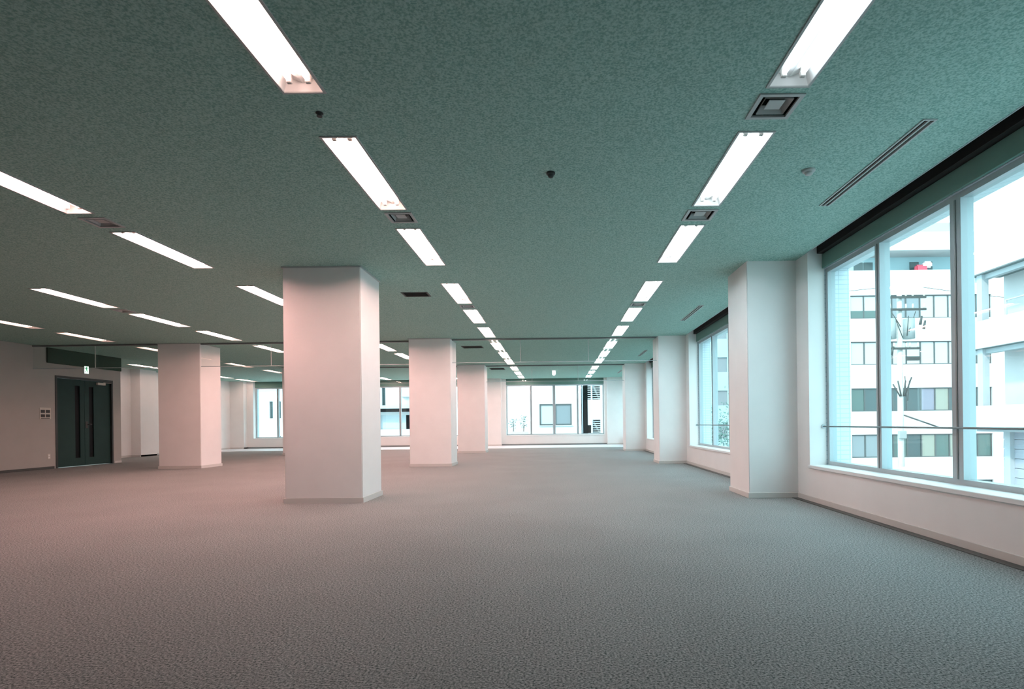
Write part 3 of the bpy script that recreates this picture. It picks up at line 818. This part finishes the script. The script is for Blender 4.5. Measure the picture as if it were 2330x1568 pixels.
v, f = [], []
rnd = random.Random(3)
for i in range(2600):
    c = brs[i % 7]; q = Vector((rnd.gauss(0, .65), rnd.gauss(0, .65), rnd.gauss(0.6, .9))) + Vector(c)
    a = Vector((rnd.uniform(-1, 1), rnd.uniform(-1, 1), rnd.uniform(-1, 1))).normalized(); b = a.orthogonal().normalized()
    s = rnd.uniform(0.06, 0.12); n = len(v)
    v += [q - a * s, q + b * s * 0.5, q + a * s, q - b * s * 0.5]; f.append((n, n + 1, n + 2, n + 3))
fo = obj('foliage', mesh('foliage', v, f), M['leaf'], T); fo['kind'] = 'stuff'
tag(T, 'leafy street tree seen through the second right window', 'tree')

# ---- buildings across the far street
YC = 31.0
C1 = empty('plain_white_house', (0, YC, GZ))
wpanel('facade_wall', -1.55, 1.40, GZ, 4.2, [(-0.93, 0.87, 0.77, 1.96)], YC, YC + 0.25, MAP_Y, M['bwhite'], C1)
wpanel('side_wall', YC + 0.25, YC + 8, GZ, 4.2, [], -1.55, -1.3, MAP_X, M['bwhite2'], C1)
wf_ = wpanel('sash_frame', -0.93, 0.87, 0.77, 1.96, [(-0.86, -0.08, 0.84, 1.89), (0.0, 0.80, 0.84, 1.89)], YC + 0.02, YC + 0.12, MAP_Y, M['bframe'], C1)
wbox('pane', (-0.86, YC + 0.07, 0.84, -0.08, YC + 0.09, 1.89), M['pane_white'], C1)
wbox('pane', (0.0, YC + 0.06, 0.84, 0.80, YC + 0.08, 1.89), M['pane_grey'], C1)
wbox('window_ledge', (-0.97, YC - 0.08, 0.72, 0.91, YC + 0.05, 0.77), M['bgrey'], C1)
tag(C1, 'plain white house with one two-sash window opposite the far window', 'building')
C5 = empty('stair_tower', (2.2, YC, GZ))
wpanel('facade_wall', 1.47, 3.4, GZ, 4.2, [(1.52, 1.80, 0.2, 3.2), (1.80, 1.98, 2.2, 3.2), (2.06, 2.50, 2.2, 3.2), (2.06, 2.50, 0.30, 1.05), (1.80, 1.98, 0.3, 0.75)], YC + 0.3, YC + 0.6, MAP_Y, M['bwhite2'], C5)
wbox('dark_stairwell', (1.47, YC + 1.2, GZ, 3.4, YC + 1.4, 4.2), M['slit_glass'], C5)
for (x0, x1, z0, z1) in ((2.06, 2.50, 2.2, 3.2), (2.06, 2.50, 0.30, 1.05), (1.80, 1.98, 2.2, 3.2)):
    n = int((z1 - z0) / 0.12)
    lm = box_mesh('louvre', (x0 - C5.location.x, 0, 0, x1 - C5.location.x, 0.03, 0.05))
    for i in range(n):
        o = obj('louvre', lm, M['bgrey'], C5, (0, 0.42, z0 + 0.03 + i * 0.12 - GZ))
cyl('stair_string', (2.5 - 2.2, 0.9, 2.2 - GZ), (2.06 - 2.2, 0.9, 3.2 - GZ), 0.05, M['bwhite'], C5, n=6)
cyl('stair_string', (2.5 - 2.2, 0.9, 0.3 - GZ), (2.06 - 2.2, 0.9, 1.05 - GZ), 0.05, M['bwhite'], C5, n=6)
tag(C5, 'outdoor stair tower with dark slot and louvres at the right of the far window', 'building')
C2 = empty('low_terrace_house', (-3.5, 38, GZ))
wbox('body', (-6.5, 39.3, GZ, -1.4, 46, 0.3), M['bwhite2'], C2)
wbox('upper_storey', (-6.5, 43, 0.3, -1.4, 46, 5), M['bwhite'], C2)
for i in range(9): wbox('railing_post', (-6.3 + i * 0.55, 39.35, 0.3, -6.25 + i * 0.55, 39.4, 1.1), M['bgrey'], C2)
wbox('railing_bar', (-6.4, 39.35, 1.1, -1.5, 39.4, 1.15), M['bgrey'], C2)
tag(C2, 'low white house with a roof terrace left of the plain house, through the far window', 'building')
for i, (x, h) in enumerate(((-3.1, 0.9), (-2.35, 1.1), (-1.6, 0.7))):
    pt = empty('terrace_shrub', (x, 39.0 + 0.9, 0.31))
    cyl('stem', (0, 0, 0), (0.03, 0, h), 0.03, M['bark'], pt, r1=0.01, n=6)
    v, f = [], []
    for j in range(60):
        q = Vector((rnd.gauss(0, .12), rnd.gauss(0, .12), rnd.uniform(0.25, h))); a = Vector((rnd.uniform(-1, 1), rnd.uniform(-1, 1), rnd.uniform(-.3, 1))).normalized(); b = a.orthogonal().normalized()
        n = len(v); v += [q, q + a * .06 + b * .03, q + a * .14, q + a * .06 - b * .03]; f.append((n, n + 1, n + 2, n + 3))
    fo = obj('foliage', mesh('foliage', v, f), M['leaf'], pt); fo['kind'] = 'stuff'
    tag(pt, ['leftmost', 'middle taller', 'rightmost shorter'][i] + ' potted shrub on the roof terrace beyond the far window', 'shrub', 'terrace shrubs')
C4 = empty('shopfront_house', (-9, YC, GZ))
wpanel('facade_wall', -13.0, -6.4, GZ, 4.2, [(-9.9, -8.05, 0.65, 1.45), (-9.75, -9.55, 2.0, 3.0)], YC, YC + 0.3, MAP_Y, M['bwhite'], C4)
wbox('shutter', (-9.9, YC + 0.15, 0.65, -8.45, YC + 0.2, 1.45), M['bgrey'], C4)
wbox('dark_doorway', (-8.45, YC + 0.2, 0.65, -8.05, YC + 0.25, 1.45), M['slit_glass'], C4)
wbox('narrow_window', (-9.75, YC + 0.15, 2.0, -9.55, YC + 0.2, 3.0), M['pane_dark'], C4)
wbox('dark_canopy', (-10.5, YC - 0.5, 1.62, -7.0, YC, 1.80), M['slit_glass'], C4)
wbox('ledge', (-8.6, YC - 0.2, 2.45, -7.0, YC, 2.52), M['bgrey'], C4)
tag(C4, 'white house with a dark canopy and grey shutter, between the front pillars', 'building')
C3 = empty('slit_window_house', (-16.3, YC, GZ))
sl = [(-16.05, -15.85, 1.35, 2.3), (-15.58, -15.40, 1.35, 2.3), (-15.55, -15.42, 0.1, 0.35)]
wpanel('facade_wall', -19.5, -13.1, GZ, 4.2, sl, YC, YC + 0.3, MAP_Y, M['bwhite'], C3)
for s_ in sl: wbox('slit_window', (s_[0], YC + 0.12, s_[2], s_[1], YC + 0.17, s_[3]), M['pane_dark'], C3)
wbox('fascia', (-19.5, YC - 0.05, 2.9, -13.1, YC, 3.0), M['bwhite2'], C3)
tag(C3, 'white house with narrow slit windows opposite the far-left window', 'building')
